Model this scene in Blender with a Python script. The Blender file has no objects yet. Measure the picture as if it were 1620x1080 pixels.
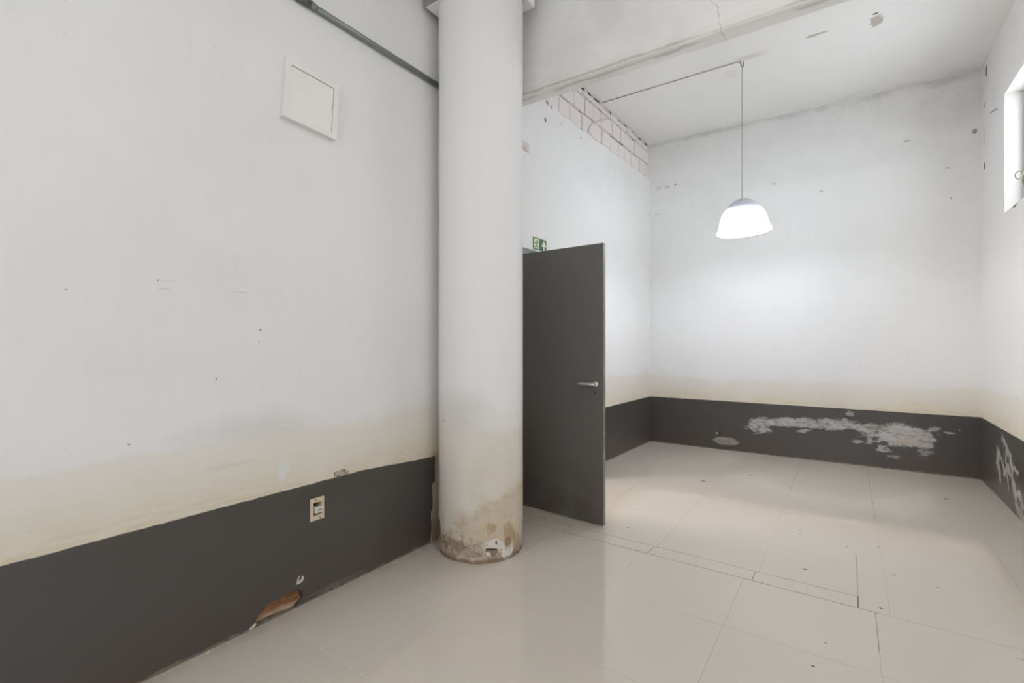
import bpy, bmesh, math, random
from mathutils import Vector, Matrix, noise
from mathutils.geometry import tessellate_polygon
random.seed(7)
scene = bpy.context.scene
C = scene.collection

# ------------------------------------------------------------------ camera, world, big lights, exposure
CAM_H = 1.37
cam_data = bpy.data.cameras.new('camera')
cam_data.sensor_width = 36.0
cam_data.lens = 36.0 * 757.0 / 1620.0
cam_data.clip_start = 0.05
cam = bpy.data.objects.new('camera', cam_data)
C.objects.link(cam)
cam.location = (0, 0, CAM_H)
cam.rotation_euler = (math.radians(90), 0, math.radians(35))
scene.camera = cam

scene.view_settings.view_transform = 'Standard'
scene.view_settings.look = 'None'
scene.view_settings.gamma = 1
scene.view_settings.use_curve_mapping = False
scene.view_settings.exposure = -0.27

world = bpy.data.worlds.new('world')
scene.world = world
world.use_nodes = True
world.node_tree.nodes['Background'].inputs[0].default_value = (0.80, 0.90, 1.0, 1)
world.node_tree.nodes['Background'].inputs[1].default_value = 2.2


def area(name, loc, rot, sx, sy, power, col):
    l = bpy.data.lights.new(name, 'AREA')
    l.shape = 'RECTANGLE'; l.size = sx; l.size_y = sy; l.energy = power; l.color = col
    o = bpy.data.objects.new(name, l); C.objects.link(o)
    o.location = loc; o.rotation_euler = rot
    return o


# added fill lights for the near room, all unseen: rear, side and ceiling
area('added_fill_rear', (0.3, -2.9, 2.0), (math.radians(98), 0, 0), 3.6, 2.0, 18, (1.0, 0.945, 0.89))
area('added_fill_side', (3.1, 0.3, 2.2), (math.radians(98), 0, math.radians(90)), 3.0, 2.0, 12, (1.0, 0.945, 0.89))
area('added_fill_ceiling', (0.5, 0.9, 3.98), (0, 0, 0), 0.6, 0.6, 20, (1.0, 0.945, 0.89))
# light coming out of the passage through the open doorway
area('passage_light', (-3.2, 3.27, 1.5), (0, math.radians(-90), 0), 1.8, 0.2, 46, (1.0, 0.96, 0.88))
# daylight at the high window of the far room
area('daylight_high_window', (1.42, 5.1, 3.0), (math.radians(90), 0, math.radians(90)), 1.2, 1.0, 20, (0.90, 0.95, 1.0))


# ------------------------------------------------------------------ node expression helper
def lin(r, g, b):
    f = lambda c: (c / 255.0 / 12.92) if c <= 10 else ((c / 255.0 + 0.055) / 1.055) ** 2.4
    return (f(r), f(g), f(b), 1.0)


class V:
    """a value in a node tree that can be written as an expression"""
    def __init__(s, nt, v): s.nt = nt; s.v = v
    def _m(s, op, *a):
        n = s.nt.nodes.new('ShaderNodeMath'); n.operation = op
        for i, x in enumerate((s,) + a):
            if isinstance(x, V): x = x.v
            if isinstance(x, (int, float)): n.inputs[i].default_value = x
            else: s.nt.links.new(x, n.inputs[i])
        return V(s.nt, n.outputs[0])
    def __add__(s, o): return s._m('ADD', o)
    __radd__ = __add__
    def __sub__(s, o): return s._m('SUBTRACT', o)
    def __rsub__(s, o): return s._m('MULTIPLY', -1.0)._m('ADD', o)
    def __mul__(s, o): return s._m('MULTIPLY', o)
    __rmul__ = __mul__
    def __truediv__(s, o): return s._m('DIVIDE', o)
    def abs(s): return s._m('ABSOLUTE')
    def sqrt(s): return s._m('SQRT')
    def max(s, o): return s._m('MAXIMUM', o)
    def min(s, o): return s._m('MINIMUM', o)
    def pow(s, o): return s._m('POWER', o)
    def frac(s): return s._m('FRACT')
    def floor(s): return s._m('FLOOR')
    def ramp(s, a, b):
        """0 at a, 1 at b, smooth, clamped (a may be larger than b)"""
        n = s.nt.nodes.new('ShaderNodeMapRange'); n.interpolation_type = 'SMOOTHSTEP'
        flip = a > b
        if flip: a, b = b, a
        n.inputs['From Min'].default_value = a; n.inputs['From Max'].default_value = b
        n.inputs['To Min'].default_value = 1 if flip else 0; n.inputs['To Max'].default_value = 0 if flip else 1
        s.nt.links.new(s.v, n.inputs['Value'])
        return V(s.nt, n.outputs['Result'])


class Mat:
    def __init__(s, name, rough=0.6, spec=0.5, metal=0.0):
        s.m = bpy.data.materials.new(name); s.m.use_nodes = True
        s.nt = s.m.node_tree; s.b = s.nt.nodes['Principled BSDF']
        s.b.inputs['Roughness'].default_value = rough
        s.b.inputs['Metallic'].default_value = metal
        s.b.inputs['Specular IOR Level'].default_value = spec
        tc = s.nt.nodes.new('ShaderNodeTexCoord'); s.co = tc.outputs['Object']
        sp = s.nt.nodes.new('ShaderNodeSeparateXYZ'); s.nt.links.new(s.co, sp.inputs[0])
        s.x, s.y, s.z = (V(s.nt, sp.outputs[i]) for i in range(3))
        s.col = None
    def noise(s, scale, detail=3, rough=0.55, stretch=(1, 1, 1), off=(0, 0, 0)):
        mp = s.nt.nodes.new('ShaderNodeMapping'); mp.inputs['Scale'].default_value = stretch
        mp.inputs['Location'].default_value = off
        s.nt.links.new(s.co, mp.inputs[0])
        n = s.nt.nodes.new('ShaderNodeTexNoise'); n.inputs['Scale'].default_value = scale
        n.inputs['Detail'].default_value = detail; n.inputs['Roughness'].default_value = rough
        s.nt.links.new(mp.outputs[0], n.inputs['Vector'])
        return V(s.nt, n.outputs['Fac'])
    def base(s, col): 
        n = s.nt.nodes.new('ShaderNodeRGB'); n.outputs[0].default_value = col; s.col = n.outputs[0]
    def over(s, fac, col, mode='MIX'):
        n = s.nt.nodes.new('ShaderNodeMix'); n.data_type = 'RGBA'; n.blend_type = mode; n.clamp_factor = True
        if isinstance(fac, (int, float)): n.inputs[0].default_value = fac
        else: s.nt.links.new(fac.v, n.inputs[0])
        s.nt.links.new(s.col, n.inputs[6])
        if isinstance(col, tuple): n.inputs[7].default_value = col
        else: s.nt.links.new(col, n.inputs[7])
        s.col = n.outputs[2]
    def ell(s, u, v, cu, cv, ru, rv, soft=0.3, n=None, amt=0.0, rot=0.0):
        """mask 1 inside an ellipse whose rim is broken up by the noise n"""
        du = u - cu; dv = v - cv
        if rot:
            a, b = math.cos(rot), math.sin(rot)
            du, dv = du * a + dv * b, dv * a - du * b
        d = ((du * (1 / ru)).pow(2) + (dv * (1 / rv)).pow(2)).sqrt()
        if n is not None: d = d + (n - 0.5) * amt
        return d.ramp(1 + soft, 1 - soft)
    def seg(s, u, v, a, b, w, n=None, amt=0.0):
        """mask of a crack: a thin line from a to b that wanders by the noise"""
        L = math.hypot(b[0] - a[0], b[1] - a[1]); tx, ty = (b[0] - a[0]) / L, (b[1] - a[1]) / L
        du = u - a[0]; dv = v - a[1]
        t = du * tx + dv * ty; q = dv * tx - du * ty
        if n is not None: q = q + (n - 0.5) * amt
        along = (t - L / 2).abs().ramp(L / 2 + w, L / 2)
        return q.abs().ramp(w, w * 0.4) * along
    def bump(s, h, dist=0.002, strength=1.0):
        n = s.nt.nodes.new('ShaderNodeBump'); n.inputs['Distance'].default_value = dist
        n.inputs['Strength'].default_value = strength
        s.nt.links.new(h.v, n.inputs['Height']); s.nt.links.new(n.outputs[0], s.b.inputs['Normal'])
    def done(s, rough=None):
        if s.col is not None: s.nt.links.new(s.col, s.b.inputs['Base Color'])
        if rough is not None: s.nt.links.new(rough.v, s.b.inputs['Roughness'])
        return s.m


def plain(name, rgb, rough=0.5, metal=0.0, vary=0.06, scale=30, spec=0.5):
    m = Mat(name, rough, spec, metal)
    m.base(lin(*rgb))
    m.over(m.noise(scale) * vary * 2, (0, 0, 0, 1), 'MIX')
    return m.done()


WHITE = lin(241, 239, 237)
DADO = lin(80, 76, 73)
OCHRE = lin(224, 210, 180)
OCHRE2 = lin(206, 176, 128)
MOLD = lin(120, 118, 112)
SALT = lin(205, 203, 200)
DADO_TOP = 0.622


def wall_base(name, axis, dado=True, tide_top=0.93, rough=0.62, tide=1.0):
    """white paint over a damp, yellowed strip over the dark painted dado; u runs along the wall"""
    m = Mat(name, rough, 0.5)
    u = m.x if axis == 'x' else m.y
    v = m.z
    m.u, m.v = u, v
    m.base(WHITE)
    big = m.noise(0.9, 3, 0.5, off=(3, 1, 7))
    mid = m.noise(5, 4, 0.6)
    fine = m.noise(38, 4, 0.65)
    m.big, m.mid, m.fine = big, mid, fine
    m.over(big.ramp(0.45, 0.75) * 0.25, lin(214, 212, 210))
    m.over(m.noise(22, 3, stretch=(1, 1, 0.3)).ramp(0.5, 0.8) * 0.06, lin(200, 197, 192))
    if dado:
        lo = m.noise(1.6, 4, 0.6, stretch=(1, 1, 0.4), off=(0, 5, 0))
        w = v + (lo - 0.5) * 0.22
        w2 = v + (m.noise(3.0, 4, 0.6, stretch=(1, 1, 0.6), off=(8, 5, 2)) - 0.5) * 0.26
        streak = m.noise(7, 5, 0.7, stretch=(1, 1, 6))
        m.over(w.ramp(tide_top + 0.11, tide_top - 0.16) * 0.30 * tide, OCHRE)
        m.over(w.ramp(tide_top + 0.012, tide_top - 0.012) * 0.20 * tide, lin(222, 208, 182))
        m.over(w2.ramp(tide_top - 0.08, DADO_TOP) * (0.15 + 0.50 * streak) * tide, OCHRE)
        m.over(w2.ramp(0.74, 0.60) * streak.ramp(0.35, 0.7) * 0.34 * tide, OCHRE2)
    return m


def wall_dado(m, top=DADO_TOP, extra=None, lip=False):
    """the dark paint of the dado: its mask, with a hand-painted top edge"""
    edge = m.v + (m.noise(16, 3, 0.6) - 0.5) * 0.010 + (m.u.ramp(1.70, 2.42) * m.u.ramp(2.9, 2.6) * 0.034 if lip else 0.0)
    mask = edge.ramp(top + 0.0025, top - 0.0025)
    if extra is not None: mask = mask * extra
    m.over(mask, DADO)
    brown = m.v.ramp(0.30, 0.0) * m.noise(4, 4, 0.6, stretch=(1, 1, 2), off=(2, 2, 2)).ramp(0.35, 0.65)
    m.over(mask * brown * 0.65, lin(94, 74, 60))
    m.over(mask * m.noise(9, 5, 0.7).ramp(0.5, 0.8) * 0.35, lin(80, 78, 76))
    # dust and chips along the foot
    m.over(mask * (m.v + (m.noise(18, 4) - 0.5) * 0.05).ramp(0.016, 0.006) * 0.6, lin(150, 138, 122))
    return mask


def wall_finish(m, dado_mask=None):
    h = m.mid * 0.6 + m.fine * 0.4
    m.bump(h, 0.003, 0.35)
    if dado_mask is not None:
        return m.done(0.66 - dado_mask * 0.36)
    return m.done()


# ---- left wall paint
m = wall_base('wall_paint_left', 'y', tide_top=0.93)
u, v = m.u, m.v
# smudges, nail holes and scuffs on the white paint
m.over(m.ell(u, v, 1.17, 0.965, 0.20, 0.045, 1.2, m.mid, 3.2) * 0.15, lin(150, 142, 132))
m.over(m.ell(u, v, 1.06, 0.80, 0.10, 0.008, 0.9, m.fine, 2.5) * 0.12, lin(140, 132, 120))
for (a, b, w, h, k) in ((0.777, 1.622, .003, .003, .9), (0.81, 1.624, .03, .0015, .18), (0.80, 1.588, .025, .003, .16), (0.493, 1.558, .005, .003, .4),
                        (1.196, 1.425, .004, .005, .9), (1.19, 1.367, .003, .005, .7), (0.998, 1.203, .004, .004, .8), (1.10, 1.60, .03, .005, .12),
                        (0.679, 0.964, .004, .004, .6), (3.816, 3.426, .018, .022, .75), (4.11, 3.501, .008, .012, .5), (4.502, 3.493, .01, .012, .5),
                        (5.356, 3.406, .014, .012, .35), (6.47, 3.123, .02, .016, .9), (3.847, 3.60, .03, .02, .6), (3.92, 3.585, .02, .02, .5)):
    m.over(m.ell(u, v, a, b, w, h, 0.4, m.fine, 1.0) * k, lin(84, 80, 74))
NN = m.noise(34, 7, 0.7)
m.over((m.ell(u, v, 1.312, 0.725, 0.030, 0.060, 0.6, rot=-0.3) + (NN - 0.5) * 3.0).ramp(0.45, 0.8) * 0.75, lin(232, 232, 232))
dm_edge = (u + (m.noise(14, 4, 0.7) - 0.5) * 0.03 + v.ramp(0.41, 0.40) * 0.022 + v.ramp(0.22, 0.21) * 0.014).ramp(2.392, 2.387)
keep = (dm_edge + u.ramp(3.0, 3.01)).min(1.0)
chip = (m.ell(u, v, 1.645, 0.632, 0.044, 0.022, 0.5) + (NN - 0.5) * 2.2).ramp(0.4, 0.6)
m.over(chip * 0.75, lin(176, 160, 138))
m.over(chip * NN.ramp(0.5, 0.56) * 0.8, lin(96, 88, 78))
# bare, browned plaster beside the column
m.over(u.ramp(2.34, 2.37) * u.ramp(2.9, 2.8) * v.ramp(0.64, 0.56) * 0.7, lin(178, 158, 138))
m.over(u.ramp(2.34, 2.37) * u.ramp(2.9, 2.8) * v.ramp(0.30, 0.05) * 0.5, lin(120, 92, 76))
dm = wall_dado(m, 0.618, keep * (1.0 - m.ell(u, v, 1.645, 0.626, 0.036, 0.010, 0.15, m.noise(24, 3), 2.0)), lip=True)
m.over(m.ell(u, v, 1.60, 0.028, 0.20, 0.012, 0.5, m.mid, 1.5) * 0.45, lin(126, 120, 110))
m.over(m.ell(u, v, 1.400, 0.129, 0.024, 0.010, 0.12, m.noise(30, 2), 1.5, rot=0.25).max(m.ell(u, v, 1.415, 0.142, 0.007, 0.013, 0.2, m.noise(40, 2), 1.2, rot=0.5)).max(m.ell(u, v, 1.390, 0.146, 0.004, 0.014, 0.3, rot=-0.5)), lin(208, 200, 190))
PAINT_LEFT = wall_finish(m, dm)

# ---- back wall paint
m = wall_base('wall_paint_back', 'x', tide_top=0.90)
u, v = m.u, m.v
mold_n = m.noise(3.2, 6, 0.72, off=(4, 4, 4)); mold_f = m.noise(26, 5, 0.75, stretch=(1, 1, 2))
corner = (u + v * 0.9).ramp(2.6, 4.6)
m.over(corner * mold_n.ramp(0.38, 0.62) * mold_f.ramp(0.3, 0.7) * 0.09, MOLD)
m.over(v.ramp(3.45, 4.05) * mold_n.ramp(0.42, 0.66) * mold_f.ramp(0.4, 0.65) * 0.12, MOLD)
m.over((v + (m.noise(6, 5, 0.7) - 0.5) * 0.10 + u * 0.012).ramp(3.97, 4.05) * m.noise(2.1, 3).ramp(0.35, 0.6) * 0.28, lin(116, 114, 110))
m.over(v.ramp(3.22, 3.30) * m.noise(2.4, 4, 0.6, stretch=(0.7, 1, 1.4)).ramp(0.35, 0.6) * 0.07, lin(170, 168, 164))
for (a, b, w, h, k, c) in ((-2.10, 3.45, .045, .03, .18, (170, 150, 120)), (-1.985, 3.45, .035, .022, .28, (140, 122, 100)), (-1.875, 3.464, .012, .01, .8, (90, 84, 76)),
                           (-2.10, 3.10, .06, .005, .35, (160, 146, 128)), (1.042, 3.463, .02, .022, .9, (150, 138, 118)), (0.518, 3.489, .03, .012, .5, (140, 132, 120)),
                           (-0.72, 3.26, .02, .008, .5, (110, 104, 98)), (0.865, 2.823, .006, .008, .8, (100, 96, 92)), (0.84, 3.14, .016, .006, .5, (120, 116, 110)),
                           (-0.24, 3.09, .014, .014, .4, (130, 126, 120))):
    m.over(m.ell(u, v, a, b, w, h, 0.4, m.fine, 1.4) * k, lin(*c))
dm = wall_dado(m, 0.618)
N = m.noise(8, 10, 0.74, stretch=(0.55, 1, 1.0), off=(1.3, 0, 2.2)); N2 = m.noise(30, 6, 0.75, stretch=(0.5, 1, 1))
N3 = m.noise(26, 8, 0.7, stretch=(0.45, 1, 1), off=(6, 0, 1))
def ragged(field, lo, hi, amt=2.6): return (field + (N - 0.5) * amt + (N3 - 0.5) * 1.8).ramp(lo, hi)
fld = m.ell(u, v, -0.86, 0.345, 0.15, 0.095, 0.55)
for (a, b, w, h, ro) in ((-0.55, 0.405, 0.40, 0.055, 0.08), (-0.12, 0.440, 0.34, 0.062, 0), (0.28, 0.400, 0.34, 0.075, -0.05), (0.50, 0.365, 0.24, 0.115, 0), (0.66, 0.34, 0.09, 0.10, 0)):
    fld = fld.max(m.ell(u, v, a, b, w, h, 0.55, rot=ro))
near_f = fld.ramp(0.0, 0.15)
fld = fld - m.ell(u, v, -0.74, 0.345, 0.13, 0.035, 0.6) * 0.55 - m.ell(u, v, 0.05, 0.36, 0.10, 0.03, 0.6) * 0.35
m.over(ragged(fld, 0.30, 0.75) * near_f * (0.50 + 0.50 * N3.ramp(0.38, 0.56)) * (0.75 + 0.25 * N2.ramp(0.4, 0.55)), lin(186, 182, 177))
m.over(ragged(fld, 0.78, 1.15) * near_f * 0.45, lin(206, 200, 192))
m.over(ragged(m.ell(u, v, 0.33, 0.345, 0.09, 0.075, 0.7), 0.45, 0.85) * near_f * 0.55, lin(196, 200, 204))
m.over(ragged(m.ell(u, v, 0.52, 0.30, 0.10, 0.04, 0.7), 0.5, 0.9) * near_f * 0.4, lin(196, 176, 152))
m.over(ragged(m.ell(u, v, -1.255, 0.115, 0.15, 0.052, 0.35), 0.30, 0.85, 1.4) * m.ell(u, v, -1.255, 0.115, 0.19, 0.075, 0.2) * (0.7 + 0.3 * N2.ramp(0.4, 0.6)) * 0.9, lin(172, 160, 150))
for (a, b, w, h, k) in ((-1.36, 0.20, .012, .014, .8), (0.10, 0.265, .05, .016, .8), (0.32, 0.215, .06, .035, .8), (0.40, 0.14, .05, .022, .5), (0.20, 0.285, .03, .03, .7),
                        (0.84, 0.44, .04, .012, .8), (0.02, 0.57, .035, .03, .5), (-0.40, 0.33, .06, .022, .7), (0.66, 0.21, .05, .05, .45), (0.93, 0.47, .007, .006, .8), (0.74, 0.47, .05, .02, .6)):
    m.over((m.ell(u, v, a, b, w * 1.3, h * 1.3, 0.9) + (N3 - 0.5) * 3.4).ramp(0.55, 0.95) * m.ell(u, v, a, b, w * 1.6, h * 1.6, 0.5) * k, lin(192, 188, 183))
PAINT_BACK = wall_finish(m, dm)

# ---- right wall paint of the far room
m = wall_base('wall_paint_right', 'y', tide_top=0.90)
u, v = m.u, m.v
m.over(u.ramp(5.6, 6.6) * v.ramp(3.0, 4.05) * m.noise(4, 6, 0.7).ramp(0.4, 0.65) * 0.15, MOLD)
for (a, b, w, h, k) in ((6.34, 3.95, .030, .060, .85), (6.40, 3.66, .028, .030, .6), (6.42, 3.07, .025, .032, .9), (6.43, 3.35, .012, .10, .35)):
    m.over(m.ell(u, v, a, b, w, h, 0.35, m.fine, 1.2) * k, lin(74, 70, 66))
m.over(m.ell(u, v, 5.40, 2.447, 0.06, 0.012, 0.4, m.fine, 1.5) * 0.9, lin(80, 74, 70))
m.over(m.seg(u, v, (6.18, 3.49), (5.93, 3.43), 0.008, m.fine, 0.03) * 0.9, lin(70, 66, 62))
dm = wall_dado(m, 0.618)
N = m.noise(6, 8, 0.72, stretch=(1, 1, 0.6), off=(5, 1, 0)); N2 = m.noise(20, 6, 0.72)
def trail(pts, w):
    r_ = None
    for a, b in zip(pts, pts[1:]):
        q_ = m.seg(u, v, a, b, w, N, 0.30); r_ = q_ if r_ is None else r_.max(q_)
    return r_
halo = None; s1 = None
for pts, w in ((((5.76, 0.56), (5.68, 0.50), (5.60, 0.44), (5.50, 0.43), (5.42, 0.36), (5.30, 0.35)), 0.030),
               (((5.99, 0.30), (5.92, 0.42), (5.80, 0.36), (5.70, 0.25), (5.62, 0.34), (5.52, 0.28)), 0.040),
               (((5.52, 0.42), (5.44, 0.28), (5.36, 0.20), (5.26, 0.20), (5.18, 0.12)), 0.045),
               (((5.90, 0.40), (5.87, 0.26), (5.84, 0.16)), 0.045), (((5.66, 0.46), (5.62, 0.30), (5.58, 0.16)), 0.030),
               (((5.40, 0.20), (5.34, 0.08), (5.22, 0.06)), 0.05), (((5.25, 0.05), (5.12, 0.0)), 0.07)):
    q_ = trail(pts, w); s1 = q_ if s1 is None else s1.max(q_)
    h_ = trail(pts[::2] if len(pts) > 3 else pts, w * 2.4); halo = h_ if halo is None else halo.max(h_)
m.over(halo * N2.ramp(0.4, 0.62) * dm * 0.40, lin(150, 147, 144))
m.over((s1 + (N2 - 0.5) * 1.6).ramp(0.3, 1.1) * s1.ramp(0, 0.1) * 0.85, lin(200, 198, 196))
m.over(m.v.ramp(0.28, 0.0) * m.noise(7, 5, 0.7).ramp(0.35, 0.6) * dm * 0.55, lin(104, 84, 72))
PAINT_RIGHT = wall_finish(m, dm)

# ---- plain white for unseen near room walls, ceiling, beam
m = wall_base('wall_paint_near_room', 'x', tide_top=0.90); dm = wall_dado(m, 0.618); PAINT_NEAR = wall_finish(m, dm)

m = Mat('ceiling_paint', 0.75, 0.25)
m.base(lin(240, 238, 235))
n1 = m.noise(0.8, 4, 0.6); n2 = m.noise(7, 5, 0.7)
m.over(n1.ramp(0.42, 0.7) * 0.25, lin(226, 223, 219))
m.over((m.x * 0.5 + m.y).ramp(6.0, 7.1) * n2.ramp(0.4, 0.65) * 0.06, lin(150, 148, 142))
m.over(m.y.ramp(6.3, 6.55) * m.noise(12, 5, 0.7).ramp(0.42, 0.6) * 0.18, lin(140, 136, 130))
m.over(m.ell(m.x, m.y, -0.74, 4.99, 0.12, 0.04, 0.8, n2, 1.0) * 0.30, lin(170, 150, 126))
fn = m.noise(20, 3)
for (a, b, w, h, k, c) in ((-0.228, 4.968, .085, .020, .8, (176, 168, 156)), (0.20, 5.04, .045, .080, .9, (180, 172, 160)), (0.192, 4.93, .018, .014, 1, (90, 86, 80)),
                           (-1.75, 5.02, .02, .02, .5, (170, 160, 150)), (-0.95, 5.2, .06, .08, .10, (176, 174, 172))):
    m.over(m.ell(m.x, m.y, a, b, w, h, 0.25, fn, 1.6) * k, lin(*c))
m.bump(n2 * 0.6 + fn * 0.4, 0.006, 0.4)
CEIL = m.done()

m = Mat('beam_paint', 0.72, 0.3)
m.base(lin(248, 246, 243))
n1 = m.noise(1.6, 4, 0.6); n2 = m.noise(14, 5, 0.7)
m.over(n1.ramp(0.45, 0.7) * 0.3, lin(206, 203, 197))
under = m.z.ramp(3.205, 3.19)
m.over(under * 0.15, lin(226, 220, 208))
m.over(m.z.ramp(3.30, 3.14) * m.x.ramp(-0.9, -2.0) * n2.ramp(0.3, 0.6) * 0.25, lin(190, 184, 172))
m.over((m.z + (n2 - 0.5) * 0.02).ramp(3.170, 3.164) * (m.z + (n2 - 0.5) * 0.02).ramp(3.152, 3.158) * n1.ramp(0.4, 0.6) * 0.4, lin(150, 144, 134))
cn = m.noise(14, 4, 0.7)
for a, b in (((-0.676, 3.36), (-0.60, 3.30)), ((-0.60, 3.30), (-0.596, 3.17)), ((-0.596, 3.17), (-0.59, 3.13))):
    m.over(m.seg(m.x, m.z, a, b, 0.0018, cn, 0.075) * 0.55, lin(110, 104, 96))
m.bump(n2, 0.006, 0.5)
BEAM = m.done()

# ---- column plaster
m = Mat('column_paint', 0.6, 0.35)
m.base(WHITE)
n0 = m.noise(1.2, 4, 0.6); n1 = m.noise(6, 5, 0.65); n2 = m.noise(26, 5, 0.7); n3 = m.noise(3.0, 5, 0.7, off=(9, 0, 4))
ang = m.x * 0.8192 + m.y * 0.5736 - 0.2085      # runs to the right across the side that faces the camera
w = m.z + (n0 - 0.5) * 0.35
N = m.noise(7, 9, 0.72, off=(3, 3, 3)); N2 = m.noise(28, 6, 0.75)
N3 = m.noise(17, 8, 0.7, off=(6, 2, 1))
def ragged(field, lo, hi, amt=1.2): return (field + (N - 0.5) * amt + (N3 - 0.5) * 2.6).ramp(lo, hi) * field.ramp(0.0, 0.08)
m.over(w.ramp(1.08, 0.66) * 0.42, lin(216, 202, 176))
m.over((m.z + (n1 - 0.5) * 0.08).ramp(0.83, 0.78) * ang.ramp(-0.34, -0.14) * 0.20, lin(208, 190, 156))
m.over(m.z.ramp(0.80, 0.30) * n1.ramp(0.3, 0.7) * 0.42, lin(200, 182, 150))
m.over(m.ell(ang, m.z, -0.30, 0.93, 0.14, 0.12, 0.9, n1, 1.6) * 0.20, lin(160, 152, 140))
q = m.z + (n3 - 0.5) * 0.40 - (ang + 0.22) * 0.60
m.over(q.ramp(0.38, 0.24) * 0.40, lin(196, 172, 132))
m.over(q.ramp(0.31, 0.27) * q.ramp(0.22, 0.28) * N2.ramp(0.42, 0.6) * 0.35, lin(166, 130, 84))
m.over(ragged(m.z.ramp(0.26, 0.03), 0.45, 0.9) * 0.60, lin(160, 138, 114))
m.over(ragged(m.z.ramp(0.16, 0.0) * 0.9, 0.55, 0.9) * 0.5, lin(126, 104, 86))
m.over(ragged(m.ell(ang, m.z, -0.12, 0.10, 0.12, 0.07, 0.8), 0.70, 0.85) * 0.9, lin(232, 228, 220))
m.over(ragged(m.ell(ang, m.z, -0.03, 0.07, 0.04, 0.08, 0.5), 0.50, 0.65) * 0.9, lin(234, 230, 224))
hole = m.ell(ang, m.z, -0.135, 0.080, 0.040, 0.012, 0.5, rot=-0.15).max(m.ell(ang, m.z, -0.108, 0.066, 0.026, 0.020, 0.5, rot=0.5))
m.over(ragged(hole, 0.45, 0.6, 0.8), lin(150, 128, 106))
m.over(ragged(m.ell(ang, m.z, -0.130, 0.088, 0.042, 0.006, 0.6, rot=-0.12), 0.40, 0.6, 0.8), lin(88, 70, 56))
m.over(ragged(m.ell(ang, m.z, -0.098, 0.125, 0.005, 0.012, 0.5), 0.45, 0.6, 0.4), lin(96, 78, 64))
m.over(ragged(m.ell(ang, m.z, -0.20, 0.10, 0.035, 0.07, 0.8), 0.55, 0.8) * 0.55, lin(150, 122, 92))
m.over(ragged(m.ell(ang, m.z, -0.13, 0.22, 0.050, 0.06, 0.9), 0.5, 1.1) * 0.6, lin(172, 128, 78))
m.over(ragged(m.ell(ang, m.z, -0.02, 0.16, 0.04, 0.12, 0.7), 0.5, 0.9) * 0.6, lin(178, 142, 96))
m.over(ragged(m.ell(ang, m.z, -0.025, 0.115, 0.018, 0.030, 0.4), 0.45, 0.6, 1.2) * 0.9, lin(164, 136, 108))
m.over(ragged(m.ell(ang, m.z, -0.475, 0.15, 0.012, 0.06, 0.4), 0.45, 0.65, 1.4) * 0.85, lin(118, 102, 88))
m.over(ragged(m.ell(ang, m.z, -0.38, 0.10, 0.10, 0.05, 0.7), 0.62, 0.8) * 0.6, lin(140, 118, 96))
m.over(m.ell(ang, m.z, -0.44, 0.865, 0.006, 0.006, 0.3) * 0.7, lin(110, 90, 78))
m.over((m.z + (n2 - 0.5) * 0.06).ramp(0.03, 0.01) * 0.8, lin(140, 116, 92))
m.bump(n1 * 0.3 + n2 * m.z.ramp(0.5, 0.1), 0.006, 0.6)
COLUMN = m.done()

# ---- floor
m = Mat('porcelain_tile', 0.12, 0.62)
m.base(lin(214, 204, 191))
n1 = m.noise(1.1, 4, 0.6); n2 = m.noise(9, 5, 0.7, stretch=(0.25, 1, 1)); n3 = m.noise(70, 3, 0.7)
m.over(n1.ramp(0.4, 0.7) * 0.20, lin(204, 194, 181))
m.over(n2.ramp(0.45, 0.75) * 0.22, lin(208, 202, 192))
for (a, b, w, h, k) in ((-1.153, 4.921, .022, .012, .95), (-0.814, 5.43, .012, .012, .8), (-0.209, 3.37, .011, .009, .9), (0.707, 5.58, .016, .012, .9),
                        (0.143, 3.101, .009, .007, .9), (-0.118, 2.385, .007, .006, .9), (0.228, 3.591, .008, .008, .5), (-1.328, 2.816, .006, .006, .6),
                        (-1.321, 3.381, .008, .008, .8), (0.172, 4.016, .010, .006, .5), (0.415, 3.545, .009, .006, .6), (0.0, 3.9, .008, .008, .5),
                        (-0.28, 4.05, .007, .007, .5), (0.62, 2.95, .020, .006, .35), (-0.08, 2.6, .006, .006, .5)):
    m.over(m.ell(m.x, m.y, a, b, w, h, 0.3, n3, 0.8) * k, lin(60, 50, 40))
m.over((m.x * -1.0).ramp(2.22, 2.30) * n2.ramp(0.3, 0.6) * 0.3, lin(150, 138, 122))
TILE = m.done(0.04 + n1 * 0.05)
m = Mat('grout_light', 0.9); m.base(lin(236, 228, 214)); m.over((m.x + m.y * 0.2 + (m.noise(2, 3) - 0.5) * 1.2).ramp(-1.1, -0.2) * 0.85, lin(168, 146, 118)); GROUT = m.done()
m = Mat('grout_dark', 0.9); m.base(lin(150, 128, 100)); m.over(m.noise(5, 4).ramp(0.42, 0.56) * 0.85, lin(52, 40, 30)); GROUTD = m.done()

# ---- other materials
m = Mat('door_paint', 0.38, 0.5)
m.base(lin(106, 102, 98))
m.over(m.noise(60, 4, 0.7).ramp(0.45, 0.7) * 0.25, lin(116, 112, 107))
m.over(m.z.ramp(0.55, 0.02) * m.noise(5, 4, 0.6).ramp(0.3, 0.65) * 0.55, lin(76, 64, 56))
m.over(m.noise(4, 5, 0.7, stretch=(3, 1, 0.5)).ramp(0.5, 0.75) * 0.15, lin(100, 96, 92))
m.bump(m.noise(160, 2), 0.0006, 0.5)
DOOR = m.done()
m = Mat('door_edge', 0.5, 0.4); m.base(lin(132, 129, 124))
m.over(m.noise(30, 4, 0.7, stretch=(1, 1, 0.3)).ramp(0.5, 0.62) * 0.5, lin(176, 166, 150)); DOOR_EDGE = m.done()
FRAME = plain('door_frame_paint', (104, 103, 102), 0.4)
CHROME = plain('chrome', (232, 228, 220), 0.38, 0.75, 0.02)
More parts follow.
